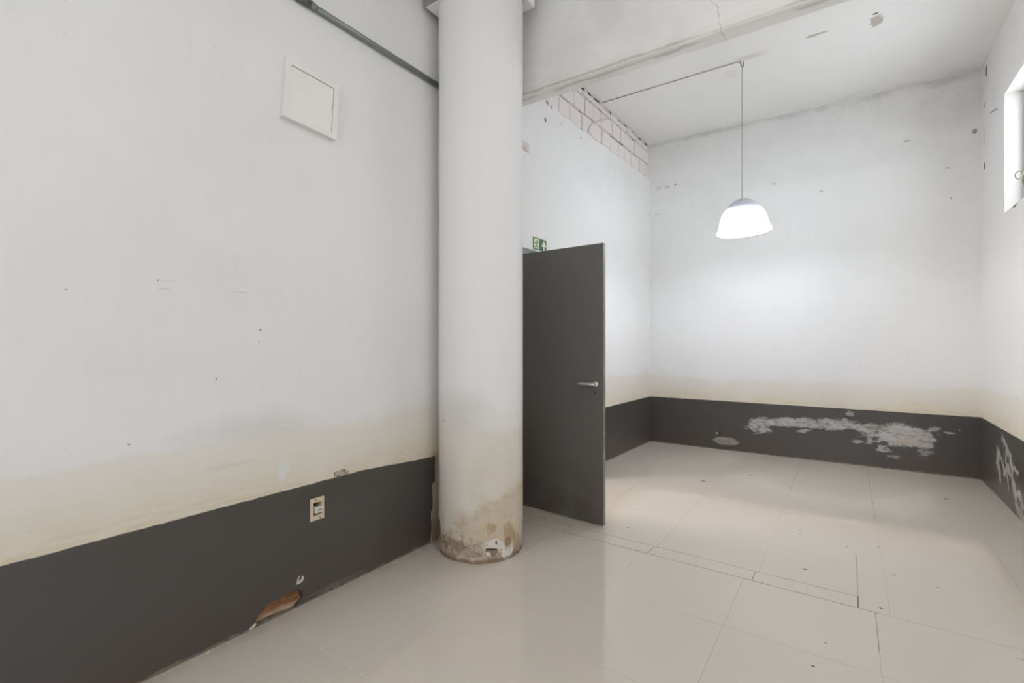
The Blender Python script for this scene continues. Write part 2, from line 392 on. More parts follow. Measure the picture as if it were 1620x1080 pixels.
BLACK = plain('dark_recess', (14, 13, 12), 0.8)
STEEL = plain('galvanised_steel', (146, 150, 149), 0.42, 0.75, 0.10, 60)
STEEL_D = plain('steel_coupling', (112, 115, 114), 0.45, 0.7, 0.10)
FRAME_W = plain('fixture_frame', (244, 241, 235), 0.4, vary=0.02)
DIFF = plain('fixture_diffuser', (246, 243, 237), 0.3, vary=0.02)
SEAL = plain('fixture_gap', (186, 150, 112), 0.8)
CREAM = plain('socket_cream', (242, 222, 192), 0.55, vary=0.2, scale=120)
PLASTIC = plain('socket_module', (222, 218, 208), 0.4, vary=0.03)
CORD = plain('cord', (176, 174, 170), 0.6)
CONDUIT = plain('thin_conduit', (196, 180, 160), 0.6)
PLASTER_IN = plain('plaster_core', (176, 160, 144), 0.9, vary=0.2, scale=50)
WINF = plain('window_frame_metal', (128, 124, 118), 0.5, 0.3)
LATCH = plain('latch_metal', (150, 136, 120), 0.45, 0.5)

m = Mat('exposed_red_brick', 0.9, 0.2)
m.base(lin(150, 104, 74))
m.over(m.noise(20, 5, 0.7, stretch=(1, 0.35, 1.6)).ramp(0.4, 0.62) * 0.7, lin(186, 142, 100))
m.over(m.noise(45, 4, 0.7, stretch=(1, 0.3, 1)).ramp(0.5, 0.65) * 0.6, lin(96, 62, 44))
m.over((m.z + (m.noise(30, 3) - 0.5) * 0.02).ramp(0.035, 0.015) * 0.75, lin(190, 168, 146))
m.bump(m.noise(40, 5, 0.75, stretch=(1, 0.35, 1)), 0.01, 0.8)
REDBRICK = m.done()

m = Mat('whitewashed_block', 0.85, 0.2)
m.base(lin(241, 233, 229))
m.over(m.noise(6, 5, 0.7).ramp(0.45, 0.6) * 0.6, lin(240, 236, 232))
m.over(m.noise(30, 4, 0.7).ramp(0.62, 0.72) * 0.35, lin(186, 166, 154))
m.bump(m.noise(40, 5, 0.7), 0.006, 0.6)
BLOCK = m.done()
m = Mat('old_mortar', 0.95, 0.1); m.base(lin(226, 217, 210)); m.over(m.noise(7, 5, 0.75).ramp(0.50, 0.56), lin(46, 38, 34))
m.bump(m.noise(50, 5, 0.7), 0.01, 0.8); MORTAR = m.done()

GREEN = plain('sign_green', (38, 92, 68), 0.5, vary=0.05)
LUME = plain('sign_pale_yellow', (226, 232, 188), 0.5, vary=0.02)
GREYPL = plain('plate_grey', (220, 220, 216), 0.5)
PINK = plain('plate_pink', (226, 172, 176), 0.5)
REVEAL = plain('reveal_plaster', (238, 234, 228), 0.7, vary=0.03)

m = Mat('window_glass', 0.05)
m.b.inputs['Transmission Weight'].default_value = 1.0
m.b.inputs['IOR'].default_value = 1.1
m.base((0.95, 0.97, 1, 1)); GLASS = m.done()


def emitter(name, col, strength, base=(240, 240, 240)):
    m = Mat(name, 0.4); m.base(lin(*base)); mm = m.done()
    m.b.inputs['Emission Color'].default_value = col
    m.b.inputs['Emission Strength'].default_value = strength
    return mm


SHADE = emitter('lit_shade', (0.86, 0.93, 1.0, 1), 16.0)
BULB = emitter('bulb_glass', (0.93, 0.96, 1.0, 1), 8.0)
_e = SHADE.node_tree; _tc = _e.nodes.new('ShaderNodeTexCoord'); _sp = _e.nodes.new('ShaderNodeSeparateXYZ'); _e.links.new(_tc.outputs['Object'], _sp.inputs[0])
_g = V(_e, _sp.outputs[2]).ramp(0.292, 0.120).pow(3.2) * 27.0 + 0.06      # the glow of the shade fades above the bulb
_e.links.new(_g.v, _e.nodes['Principled BSDF'].inputs['Emission Strength'])
_e.nodes['Principled BSDF'].inputs['Base Color'].default_value = lin(214, 214, 226)
for _l in list(_e.links):
    if _l.to_socket == _e.nodes['Principled BSDF'].inputs['Base Color']: _e.links.remove(_l)
SHADE_TOP = plain('shade_neck', (196, 196, 208), 0.5, vary=0.02)
PANEL_GLOW = emitter('added_panel_glow', (1, 0.96, 0.9, 1), 4.0)  # glow of the added, unseen ceiling panel


# ------------------------------------------------------------------ mesh helpers
def link(name, me, mats, parent=None):
    o = bpy.data.objects.new(name, me)
    for mt in (mats if isinstance(mats, (list, tuple)) else [mats]): me.materials.append(mt)
    C.objects.link(o)
    if parent is not None: o.parent = parent
    return o


def obj(name, bm, mats, parent=None, smooth=False, recalc=True):
    if recalc: bmesh.ops.recalc_face_normals(bm, faces=bm.faces)
    me = bpy.data.meshes.new(name)
    bm.to_mesh(me); bm.free()
    if smooth:
        for p in me.polygons: p.use_smooth = True
        if smooth != True:
            me.set_sharp_from_angle(angle=math.radians(smooth))
    return link(name, me, mats, parent)


def box(bm, lo, hi, mat=0, M=None, bevel=0.0):
    vs = [bm.verts.new((x, y, z)) for x in (lo[0], hi[0]) for y in (lo[1], hi[1]) for z in (lo[2], hi[2])]
    fs = [bm.faces.new([vs[i] for i in f]) for f in ((0, 1, 3, 2), (4, 6, 7, 5), (0, 4, 5, 1), (2, 3, 7, 6), (0, 2, 6, 4), (1, 5, 7, 3))]
    for f in fs: f.material_index = mat
    if bevel:
        es = list({e for f in fs for e in f.edges})
        r = bmesh.ops.bevel(bm, geom=es, offset=bevel, segments=2, affect='EDGES', profile=0.7)
        for f in r['faces']: f.material_index = mat
        vs = list({v for f in r['faces'] for v in f.verts} | {v for v in vs if v.is_valid})
    if M is not None:
        for v_ in vs: v_.co = M @ v_.co
    return vs


def tube(bm, pts, r, seg=10, mat=0, cap=True):
    pts = [Vector(p) for p in pts]
    rs = r if isinstance(r, (list, tuple)) else [r] * len(pts)
    rings = []
    up = Vector((0, 0, 1))
    t0 = (pts[1] - pts[0]).normalized()
    a = t0.cross(up)
    if a.length < 1e-3: a = t0.cross(Vector((1, 0, 0)))
    a.normalize()
    for i, p in enumerate(pts):
        if i == 0: t = pts[1] - pts[0]
        elif i == len(pts) - 1: t = pts[-1] - pts[-2]
        else: t = pts[i + 1] - pts[i - 1]
        t.normalize()
        a = (a - t * a.dot(t)).normalized(); b = t.cross(a)
        rings.append([bm.verts.new(p + (a * math.cos(k * 2 * math.pi / seg) + b * math.sin(k * 2 * math.pi / seg)) * rs[i]) for k in range(seg)])
    for A, B in zip(rings, rings[1:]):
        for k in range(seg):
            f = bm.faces.new((A[k], A[(k + 1) % seg], B[(k + 1) % seg], B[k])); f.material_index = mat; f.smooth = True
    if cap:
        f = bm.faces.new(rings[0][::-1]); f.material_index = mat
        f = bm.faces.new(rings[-1]); f.material_index = mat


def lathe(bm, prof, c=(0, 0, 0), seg=48, M=None, mat=0):
    rings = []
    for r, z in prof:
        ring = []
        for k in range(seg):
            p = Vector((c[0] + r * math.cos(2 * math.pi * k / seg), c[1] + r * math.sin(2 * math.pi * k / seg), c[2] + z))
            if M is not None: p = M @ p
            ring.append(bm.verts.new(p))
        rings.append(ring)
    for A, B in zip(rings, rings[1:]):
        for k in range(seg):
            f = bm.faces.new((A[k], A[(k + 1) % seg], B[(k + 1) % seg], B[k])); f.material_index = mat; f.smooth = True
    return rings


def tag(o, label=None, cat=None, group=None, kind=None):
    if label: o['label'] = label
    if cat: o['category'] = cat
    if group: o['group'] = group
    if kind: o['kind'] = kind
    return o


def empty(name, loc, rz=0.0):
    o = bpy.data.objects.new(name, None); C.objects.link(o); o.location = loc; o.rotation_euler = (0, 0, rz)
    o.empty_display_size = 0.1
    return o


# left wall: straight to the beam, then running slightly inwards
def wx(Y): return -2.32 + max(0.0, Y - 2.9) * 0.0292
def LW(u, v, off=0.0): return Vector((wx(u) + off, u, v))
def back_y(X): return 6.47 + (X + 2.215) * 0.0242


CEIL_Z = 4.06
RX = 1.09
NX, NY = 3.2, -3.0            # the near room, mostly behind the camera


def sheet(bm, mapf, outer, holes=(), depth=0.0, mat=0, rim=None, rim_outer=()):
    """flat sheet with holes in wall coordinates; rims go back by depth at the holes and at the outer edges listed"""
    loops = [list(outer)] + [list(h) for h in holes]
    flat = [p for l in loops for p in l]
    tris = tessellate_polygon([[Vector((p[0], p[1], 0)) for p in l] for l in loops])
    vs = [bm.verts.new(mapf(p[0], p[1], 0.0)) for p in flat]
    for t in tris:
        try: bm.faces.new([vs[i] for i in t]).material_index = mat
        except ValueError: pass
    base = 0
    for li, l in enumerate(loops):
        n = len(l)
        for i in range(n):
            j = (i + 1) % n
            if li == 0 and i not in rim_outer: continue
            dd = depth[li] if isinstance(depth, (list, tuple)) else depth
            if dd == 0: continue
            a, b = vs[base + i], vs[base + j]
            c = bm.verts.new(mapf(*l[j], -dd)); d = bm.verts.new(mapf(*l[i], -dd))
            bm.faces.new((a, b, c, d)).material_index = mat if rim is None else rim
        base += n


# ------------------------------------------------------------------ floor
bm = bmesh.new()
g = 0.0010
def tile(x0, x1, y0, y1, gx=g, gy=g):
    a = [(x0 + gx, y0 + gy), (x1 - gx, y0 + gy), (x1 - gx, y1 - gy), (x0 + gx, y1 - gy)]
    top = [bm.verts.new((x, y, random.uniform(-0.00008, 0.00008))) for x, y in a]
    bot = [bm.verts.new((x, y, -0.004)) for x, y in a]
    bm.faces.new(top).material_index = 0
    for i in range(4):
        bm.faces.new((top[i], top[(i + 1) % 4], bot[(i + 1) % 4], bot[i])).material_index = 0
def cuts(first, step, lo, hi):
    k = first
    while k > lo: k -= step
    out = [lo]; k += step
    while k < hi - 0.02:
        if k > lo + 0.02: out.append(k)
        k += step
    return out + [hi]
ys = cuts(2.474, 0.607, NY, 2.474) + [3.035]
xs = cuts(-0.49, 0.607, -2.32, NX)
for y0, y1 in zip(ys, ys[1:]):
    for x0, x1 in zip(xs, xs[1:]): tile(x0, x1, y0, y1)
strip = [-2.32, -1.68, -1.057, -0.448, 0.047]
for x0, x1 in zip(strip, strip[1:]): tile(x0, x1, 3.0375, 3.17, g * 1.4, g * 1.5)
xs = cuts(-0.43, 0.607, -2.32, RX)
for x0, x1 in zip([0.049, 0.177, 0.784], [0.177, 0.784, RX]): tile(x0, x1, 3.0375, 3.78, g, 0.0005)
for x0, x1 in zip(cuts(-0.43, 0.607, -2.32, 0.047), cuts(-0.43, 0.607, -2.32, 0.047)[1:]): tile(x0, x1, 3.172, 3.78, g, 0.0005)
for y0, y1 in zip([3.78, 4.39, 5.0, 5.61, 6.22], [4.39, 5.0, 5.61, 6.22, 6.60]):
    for x0, x1 in zip(xs, xs[1:]): tile(x0, x1, y0, y1, g, 0.0005)
# grout bed, darker along the cut strip
def flatq(x0, x1, y0, y1, z, mi):
    f = bm.faces.new([bm.verts.new(p) for p in ((x0, y0, z), (x1, y0, z), (x1, y1, z), (x0, y1, z))]); f.material_index = mi
flatq(-2.5, NX, NY, 3.6, -0.0007, 1)
flatq(-3.3, RX + 0.1, 3.6, 6.7, -0.0007, 1)
flatq(-3.3, -2.5, 2.5, 3.6, -0.0007, 1)
flatq(-2.3, 0.13, 3.028, 3.042, -0.0004, 2)
flatq(-2.3, 0.05, 3.164, 3.178, -0.0004, 2)
for x in (-1.68, -1.057, -0.448, 0.047): flatq(x - 0.005, x + 0.005, 3.042, 3.164, -0.0004, 2)
flatq(0.111, 0.122, 2.66, 3.03, -0.0004, 2)
flatq(-0.436, -0.424, 5.0, 6.2, -0.0004, 2)
flatq(0.171, 0.183, 4.6, 6.1, -0.0004, 2)
fl = obj('floor', bm, [TILE, GROUT, GROUTD], recalc=False); tag(fl, kind='structure')

# ------------------------------------------------------------------ ceiling (rough plaster, slightly uneven)
bm = bmesh.new()
def grid_plane(x0, x1, y0, y1, nx, ny, z):
    rows = []
    for j in range(ny + 1):
        rows.append([bm.verts.new((x0 + (x1 - x0) * i / nx, y0 + (y1 - y0) * j / ny, 0)) for i in range(nx + 1)])
    for r in rows:
        for v_ in r:
            v_.co.z = z + 0.010 * noise.noise(Vector((v_.co.x * 0.8, v_.co.y * 0.8, 3))) + 0.003 * noise.noise(Vector((v_.co.x * 5, v_.co.y * 5, 1)))
    for j in range(ny):
        for i in range(nx):
            bm.faces.new((rows[j][i], rows[j + 1][i], rows[j + 1][i + 1], rows[j][i + 1])).smooth = True
grid_plane(-2.5, RX + 0.12, 2.95, 6.75, 60, 60, CEIL_Z)
grid_plane(-2.5, NX + 0.1, NY - 0.1, 2.95, 20, 20, CEIL_Z)
box(bm, (-2.5, NY - 0.1, CEIL_Z + 0.03), (NX + 0.1, 6.75, CEIL_Z + 0.15))
tag(obj('ceiling', bm, CEIL, recalc=False), kind='structure')

# ------------------------------------------------------------------ left wall
DY0, DY1, DZ = 3.345, 4.165, 2.115       # doorway
bm = bmesh.new()
sock = [(1.459, 0.420), (1.535, 0.421), (1.536, 0.535), (1.458, 0.535)]
cav = [(1.170, 0.024), (1.181, 0.046), (1.203, 0.068), (1.235, 0.086), (1.283, 0.091), (1.330, 0.095), (1.372, 0.094), (1.398, 0.088), (1.412, 0.072),
       (1.416, 0.052), (1.406, 0.036), (1.392, 0.022), (1.374, 0.010), (1.340, 0.006), (1.290, 0.009), (1.240, 0.011), (1.196, 0.020)]
sheet(bm, LW, [(NY, 0), (2.9, 0), (2.9, CEIL_Z + 0.02), (NY, CEIL_Z + 0.02)], [sock, cav], [0, 0.045, 0.03])
wl = obj('wall_left', bm, [PAINT_LEFT, PLASTER_IN], recalc=False); tag(wl, kind='structure')
bm = bmesh.new()
jag = [(3.70, CEIL_Z + 0.02), (3.74, 3.90), (3.80, 3.72), (3.847, 3.63), (3.93, 3.612), (4.01, 3.603), (4.09, 3.59), (4.153, 3.584), (4.24, 3.594), (4.335, 3.591),
       (4.43, 3.58), (4.528, 3.582), (4.61, 3.598), (4.699, 3.593), (4.80, 3.580), (4.992, 3.584), (5.10, 3.592), (5.22, 3.582), (5.356, 3.586), (5.50, 3.595),
       (5.62, 3.588), (5.714, 3.594), (5.83, 3.582), (5.96, 3.594), (6.111, 3.593), (6.25, 3.585), (6.38, 3.60), (6.50, 3.597)]
outer = [(2.9, 0), (DY0, 0), (DY0, DZ), (DY1, DZ), (DY1, 0), (6.50, 0)] + jag[::-1] + [(2.9, CEIL_Z + 0.02)]
nb = len(outer)
sheet(bm, LW, outer, (), 0.028, rim_outer=set(range(6, 6 + len(jag) - 1)), mat=0, rim=1)
wf = obj('wall_left_far', bm, [PAINT_LEFT, PLASTER_IN], recalc=False); tag(wf, kind='structure')

# wall body behind the plaster: doorway reveals and outside skin
bm = bmesh.new()
for (y0, y1, z0, z1) in ((NY, 1.1, 0, CEIL_Z), (1.6, DY0, 0, CEIL_Z), (1.1, 1.6, 0.62, CEIL_Z), (DY1, 6.6, 0, 3.55), (DY0, DY1, DZ, 3.55), (1.1, 1.6, 0.12, 0.40)):
    box(bm, (-2.52, y0, z0), (-2.36, y1, z1))
box(bm, (-2.52, 1.1, 0), (-2.42, 1.6, 0.62))
obj('masonry_core', bm, REVEAL, wf)
bm = bmesh.new()
for (y0, y1) in ((DY0 - 0.015, DY0), (DY1, DY1 + 0.015)):
    box(bm, (-2.37, y0, 0), (wx(y0) + 0.001, y1, DZ + 0.015))
box(bm, (-2.37, DY0, DZ), (wx(DY1) - 0.002, DY1, DZ + 0.015))
obj('doorway_reveal', bm, REVEAL, wf)

# exposed whitewashed blocks at the top of the far part of the wall
bm = bmesh.new()
f = bm.faces.new([bm.verts.new(LW(a, b, -0.022)) for a, b in ((3.6, 3.50), (6.56, 3.50), (6.56, CEIL_Z + 0.03), (3.6, CEIL_Z + 0.03))])
obj('mortar_bed', bm, MORTAR, wf)
courses = [(3.50, 3.590, [3.6, 4.3, 5.2, 6.5]),
           (3.592, 3.772, [3.62, 3.86, 4.08, 4.298, 4.545, 4.759, 5.004, 5.232, 5.464, 5.65, 5.834, 6.111, 6.32, 6.50]),
           (3.780, 3.960, [3.62, 3.90, 4.14, 4.385, 4.612, 4.80, 5.004, 5.293, 5.522, 5.738, 5.96, 6.190, 6.40, 6.51]),
           (3.968, 4.046, [3.62, 4.02, 4.30, 4.56, 4.806, 5.019, 5.25, 5.48, 5.72, 5.95, 6.216, 6.42, 6.52])]
bm = bmesh.new()
for z0, z1, js in courses:
    for a, b in zip(js, js[1:]):
        j = random.uniform(0.002, 0.007); p = random.uniform(-0.014, -0.005)
        nu, nv = 8, 6
        rows = []
        top = z1 - (random.uniform(0, 0.03) if z1 > 4.0 else 0)
        for iv in range(nv + 1):
            row = []
            for iu in range(nu + 1):
                uu = a + j / 2 + (b - a - j) * iu / nu; vv = z0 + 0.003 + (top - z0 - 0.006) * iv / nv
                e = iu in (0, nu) or iv in (0, nv)
                nn = noise.noise(Vector((uu * 14, vv * 14, 2))) + 0.5 * noise.noise(Vector((uu * 40, vv * 40, 4)))
                if e: uu += 0.009 * noise.noise(Vector((uu * 22, vv * 22, 5))); vv += 0.009 * noise.noise(Vector((uu * 30, vv * 30, 9)))
                row.append(bm.verts.new(LW(uu, vv, p + 0.004 * nn - (0.004 if e else 0))))
            rows.append(row)
        for iv in range(nv):
            for iu in range(nu):
                bm.faces.new((rows[iv][iu], rows[iv][iu + 1], rows[iv + 1][iu + 1], rows[iv + 1][iu])).smooth = True
        ringv = [rows[0][i] for i in range(nu + 1)] + [rows[k][nu] for k in range(1, nv + 1)] + [rows[nv][i] for i in range(nu - 1, -1, -1)] + [rows[k][0] for k in range(nv - 1, 0, -1)]
        back = [bm.verts.new(q_.co + Vector((-0.03, 0, 0))) for q_ in ringv]
        for i in range(len(ringv)):
            k = (i + 1) % len(ringv)
            bm.faces.new((ringv[i], ringv[k], back[k], back[i]))
obj('exposed_blocks', bm, BLOCK, wf, recalc=False)

# broken hole at the foot of the wall, brick showing inside
bm = bmesh.new()
nU, nV = 26, 12
rows = []
for iv in range(nV + 1):
    row = []
    for iu in range(nU + 1):
        uu = 1.155 + 0.275 * iu / nU; vv = -0.004 + 0.112 * iv / nV
        e = min(1, ((uu - 1.292) / 0.14) ** 2 + ((vv - 0.052) / 0.056) ** 2)
        d = -0.012 - 0.030 * (1 - e) - 0.012 * noise.noise(Vector((uu * 18, vv * 45, 1))) - 0.02 * max(0, (uu - 1.37) / 0.04) * (vv > 0.05)
        row.append(bm.verts.new(LW(uu, vv, min(d, -0.004))))
    rows.append(row)
for iv in range(nV):
    for iu in range(nU):
        bm.faces.new((rows[iv][iu], rows[iv][iu + 1], rows[iv + 1][iu + 1], rows[iv + 1][iu])).smooth = True
h = obj('broken_hole', bm, REDBRICK, wl, recalc=False); h['label'] = 'broken hole at the foot of the left wall with bare brown brick inside'
bm = bmesh.new()
pts = [LW(1.172, 0.024, 0.003), LW(1.160, 0.012, 0.004), LW(1.142, 0.006, 0.004)]
tube(bm, pts, [0.006, 0.007, 0.005], 8)
h = obj('loose_plaster', bm, plain('loose_plaster', (214, 206, 194), 0.8), wl)

# ------------------------------------------------------------------ back wall and right wall of the far room
bm = bmesh.new()
def BW(u, v, off=0.0): return Vector((u, back_y(u) - off, v))
sheet(bm, BW, [(-2.24, 0), (RX, 0), (RX, CEIL_Z + 0.02), (-2.24, CEIL_Z + 0.02)])
box(bm, (-2.5, 6.58, 0), (RX + 0.15, 6.75, CEIL_Z))
tag(obj('wall_back', bm, PAINT_BACK, recalc=False), kind='structure')

WY0, WY1, WZ0, WZ1 = 4.35, 5.70, 2.455, 3.46
bm = bmesh.new()
def RW(u, v, off=0.0): return Vector((RX - off, u, v))
win = [(WY0, WZ0), (WY1, WZ0), (WY1, WZ1), (WY0, WZ1)]
sheet(bm, RW, [(2.95, 0), (6.60, 0), (6.60, CEIL_Z + 0.02), (2.95, CEIL_Z + 0.02)], [win], [0, 0.16], rim=1)
tag(obj('wall_right', bm, [PAINT_RIGHT, REVEAL], recalc=False), kind='structure')
# outer skin of that wall
bm = bmesh.new()
for (y0, y1, z0, z1) in ((2.95, WY0 - .01, 0, CEIL_Z), (WY1 + .01, 6.75, 0, CEIL_Z), (WY0 - .01, WY1 + .01, 0, WZ0 - .01), (WY0 - .01, WY1 + .01, WZ1 + .01, CEIL_Z)):
    box(bm, (RX + 0.02, y0, z0), (RX + 0.16, y1, z1))
o = obj('wall_right_outer', bm, REVEAL); tag(o, kind='structure')

# high window of the far room
w1 = empty('window_1', (RX + 0.13, (WY0 + WY1) / 2, WZ0)); tag(w1, kind='structure')
def W(x, y, z): return (x - RX - 0.13, y - (WY0 + WY1) / 2, z - WZ0)
bm = bmesh.new()
X0, X1 = RX + 0.115, RX + 0.15
for (y0, y1, z0, z1) in ((WY0, WY0 + .035, WZ0, WZ1), (WY1 - .035, WY1, WZ0, WZ1), (WY0, WY1, WZ0, WZ0 + .035), (WY0, WY1, WZ1 - .035, WZ1), ((WY0 + WY1) / 2 - .015, (WY0 + WY1) / 2 + .015, WZ0, WZ1)):
    box(bm, W(X0, y0, z0), W(X1, y1, z1), bevel=0.003)
obj('window_frame', bm, WINF, w1)
for k in range(2):
    bm = bmesh.new(); ya = WY0 + .035 + k * 0.645; box(bm, W(X0 + .014, ya, WZ0 + .035), W(X0 + .019, ya + 0.62, WZ1 - .035)); obj('pane', bm, GLASS, w1)
bm = bmesh.new()
lc = Vector(W(RX + 0.085, 5.60, 2.70))
pts = [lc + Vector((0.030, 0, -0.06)), lc + Vector((0.0, 0, -0.03))]
loop = [lc + Vector((-0.022 * math.sin(t * 0.9) - 0.004 * t + 0.0, 0, 0)) for t in (0,)]
ring = []
for k in range(15):
    t = -2.4 + 4.8 * k / 14
    ring.append(lc + Vector((-0.018 - 0.024 * math.cos(t) * 1.0, 0.004 * t, 0.035 + 0.030 * math.sin(t) * -1.0)))
tube(bm, [lc + Vector((0.036, 0, -0.055)), lc + Vector((0.018, 0, -0.02))] + [p for p in ring], 0.0045, 8)
tube(bm, [lc + Vector((0.04, 0, -0.075)), lc + Vector((0.022, 0, -0.055)), lc + Vector((0.008, 0, -0.02)), lc + Vector((0.004, 0, 0.0))], [0.016, 0.015, 0.011, 0.006], 10)
h = obj('latch', bm, LATCH, w1)

# ------------------------------------------------------------------ beam between the rooms, near-room walls
bm = bmesh.new()
nx = 150
def beam_y(X): return 2.889 + (X + 1.93) * 0.0214
secs = []
BX0, BX1 = -2.33, NX
for i in range(nx + 1):
    X = BX0 + (BX1 - BX0) * i / nx
    yn, yf = beam_y(X), beam_y(X) + 0.215
    r = lambda s, a: a * noise.noise(Vector((X * 5, s, 0))) + a * 0.6 * noise.noise(Vector((X * 19, s, 2)))
    zb = 3.143
    prof = [(yn, CEIL_Z + 0.02), (yn + 0.001, 3.6), (yn + r(1, .002), zb + 0.09), (yn + r(2, .005), zb + 0.016 + r(3, .004)), (yn + 0.014 + r(4, .006), zb + 0.002 + r(5, .004)),
            ((yn + yf) / 2, zb + 0.026 + r(6, .004)), (yf - 0.012 + r(7, .006), zb + 0.050 + r(8, .004)), (yf + r(9, .004), zb + 0.064 + r(10, .005)), (yf, zb + 0.16), (yf, CEIL_Z + 0.02)]
    secs.append([bm.verts.new((X, a, b)) for a, b in prof])
for A, B in zip(secs, secs[1:]):
    for k in range(len(A) - 1):
        bm.faces.new((A[k], A[k + 1], B[k + 1], B[k])).smooth = True
tag(obj('ceiling_beam', bm, BEAM, smooth=22), kind='structure')

bm = bmesh.new(); box(bm, (RX, beam_y(RX), 0), (NX + 0.1, beam_y(RX) + 0.20, 3.3)); tag(obj('wall_partition', bm, PAINT_NEAR), kind='structure')
bm = bmesh.new()
box(bm, (NX, NY, 0), (NX + 0.1, 2.95, 0.9)); box(bm, (NX, NY, 2.9), (NX + 0.1, 2.95, CEIL_Z)); box(bm, (NX, NY, 0.9), (NX + 0.1, -1.2, 2.9)); box(bm, (NX, 1.8, 0.9), (NX + 0.1, 2.95, 2.9))
tag(obj('wall_near_right', bm, PAINT_NEAR), kind='structure')
bm = bmesh.new()
box(bm, (-2.5, NY - 0.1, 0), (NX + 0.1, NY, 0.5)); box(bm, (-2.5, NY - 0.1, 3.0), (NX + 0.1, NY, CEIL_Z)); box(bm, (-2.5, NY - 0.1, 0.5), (-1.5, NY, 3.0)); box(bm, (2.1, NY - 0.1, 0.5), (NX + 0.1, NY, 3.0))
tag(obj('wall_front', bm, PAINT_NEAR), kind='structure')

# passage seen through the doorway from other positions
bm = bmesh.new()
box(bm, (-3.35, 2.6, 0), (-3.25, 4.6, 2.6)); box(bm, (-3.35, 2.5, 0), (-2.52, 2.6, 2.6)); box(bm, (-3.35, 4.5, 0), (-2.52, 4.6, 2.6)); box(bm, (-3.35, 2.5, 2.6), (-2.52, 4.6, 2.7))
tag(obj('wall_passage', bm, REVEAL), kind='structure')

# ------------------------------------------------------------------ round column
bm = bmesh.new()
cx, cy, cr = -2.018, 2.518, 0.281
nseg, nz = 128, 190
rings = []
for j in range(nz + 1):
    t = j / nz
    z = (t ** 2.0) * 3.62 if t < 1 else 3.62
    ring = []
    for k in range(nseg):
        a = 2 * math.pi * k / nseg
        px, py = math.cos(a), math.sin(a)
        q3 = Vector((px * 0.9, py * 0.9, z))
        r = cr + 0.0015 * noise.noise(q3 * 2)
        low = max(0, 1 - z / 0.32)
        n_ = noise.noise(q3 * 5.5) + 0.5 * noise.noise(q3 * 13)
        r += low * 0.010 * n_ - (0.008 if (n_ > 0.28 and z < 0.24) else 0) * min(1, low * 2)
        if z < 0.02: r -= 0.004
        ring.append(bm.verts.new((cx + r * px, cy + r * py, z)))
    rings.append(ring)
for A, B in zip(rings, rings[1:]):
    for k in range(nseg):
        bm.faces.new((A[k], A[(k + 1) % nseg], B[(k + 1) % nseg], B[k])).smooth = True
# the material reads coordinates relative to the column's own origin
for v_ in bm.verts: v_.co -= Vector((cx, cy, 0))
for v_ in bm.verts: pass
col = obj('column', bm, COLUMN, recalc=False)
col.location = (cx, cy, 0); tag(col, 'thick round white column, damp-stained and flaking at its foot, beside the left wall', 'column', kind='structure')
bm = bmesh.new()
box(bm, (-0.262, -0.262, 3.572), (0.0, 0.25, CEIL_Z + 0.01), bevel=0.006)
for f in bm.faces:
    if f.normal.y < -0.9 or f.normal.x < -0.9: f.material_index = 1  # front and left faces get a darker grey than the rest
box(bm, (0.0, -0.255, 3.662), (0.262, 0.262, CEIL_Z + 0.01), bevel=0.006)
obj('capital', bm, [BEAM, plain('capital_grey', (150, 145, 140), 0.9)], col)

# ------------------------------------------------------------------ door
HX, HY = -2.288, 3.322
ang_leaf = math.atan2(-0.033, 0.736)
d1 = empty('door_1', (HX, HY, 0)); tag(d1, kind='structure')
LWID, LT = 0.812, 0.035
R = Matrix.Rotation(ang_leaf, 4, 'Z')
bm = bmesh.new()
box(bm, (0, 0, 0.008), (LWID, LT, 2.10), 0, R, bevel=0.0018)
bm.normal_update()
for f in bm.faces:
    n_ = (R.inverted().to_3x3() @ f.normal)
    if n_.x > 0.9: f.material_index = 1
leaf = obj('door_leaf', bm, [DOOR, DOOR_EDGE], d1)
leaf['label'] = 'dark grey flush door leaf standing open'
bm = bmesh.new()
FW = 0.07
for (u0, u1, z0, z1) in ((DY0 - FW + 0.005, DY0 + 0.005, 0, DZ + FW - 0.005), (DY1 - 0.005, DY1 + FW - 0.005, 0, DZ + FW - 0.005), (DY0 + 0.005, DY1 - 0.005, DZ - 0.005, DZ + FW - 0.005)):
    x0 = wx((u0 + u1) / 2)
    box(bm, (x0 - 0.004 - HX, u0 - HY, z0), (x0 + 0.014 - HX, u1 - HY, z1), bevel=0.002)
for (u0, u1, z0, z1) in ((DY0, DY0 + 0.02, 0, DZ), (DY1 - 0.02, DY1, 0, DZ), (DY0 + .02, DY1 - .02, DZ - 0.02, DZ)):
    box(bm, (-2.50 - HX, u0 - HY, z0), (wx(u0) + 0.002 - HX, u1 - HY, z1))
obj('door_frame', bm, FRAME, d1)
def DP(a, b, z): return R @ Vector((a, b, z))
def lever(side):
    bm = bmesh.new()
    y0 = 0 if side < 0 else LT
    a0, zc = LWID - 0.062, 1.052
    for k in range(1):
        M = Matrix.Translation(DP(a0, y0, zc)) @ R.to_4x4() @ Matrix.Rotation(math.radians(90 if side < 0 else -90), 4, 'X')
        rg = lathe(bm, [(0.0, 0.0), (0.021, 0.0), (0.021, 0.006), (0.017, 0.009), (0.009, 0.010), (0.009, 0.04), (0.0, 0.041)], seg=28, M=M)
    s = -1 if side < 0 else 1
    tube(bm, [DP(a0 + 0.006, y0 + s * 0.042, zc), DP(a0 - 0.004, y0 + s * 0.046, zc), DP(a0 - 0.03, y0 + s * 0.047, zc), DP(a0 - 0.118, y0 + s * 0.044, zc - 0.001), DP(a0 - 0.122, y0 + s * 0.043, zc - 0.001)],
         [0.009, 0.0115, 0.0110, 0.0108, 0.009], 14)
    return obj('door_handle', bm, CHROME, d1, smooth=40)
lever(-1)['label'] = 'chrome lever handle'
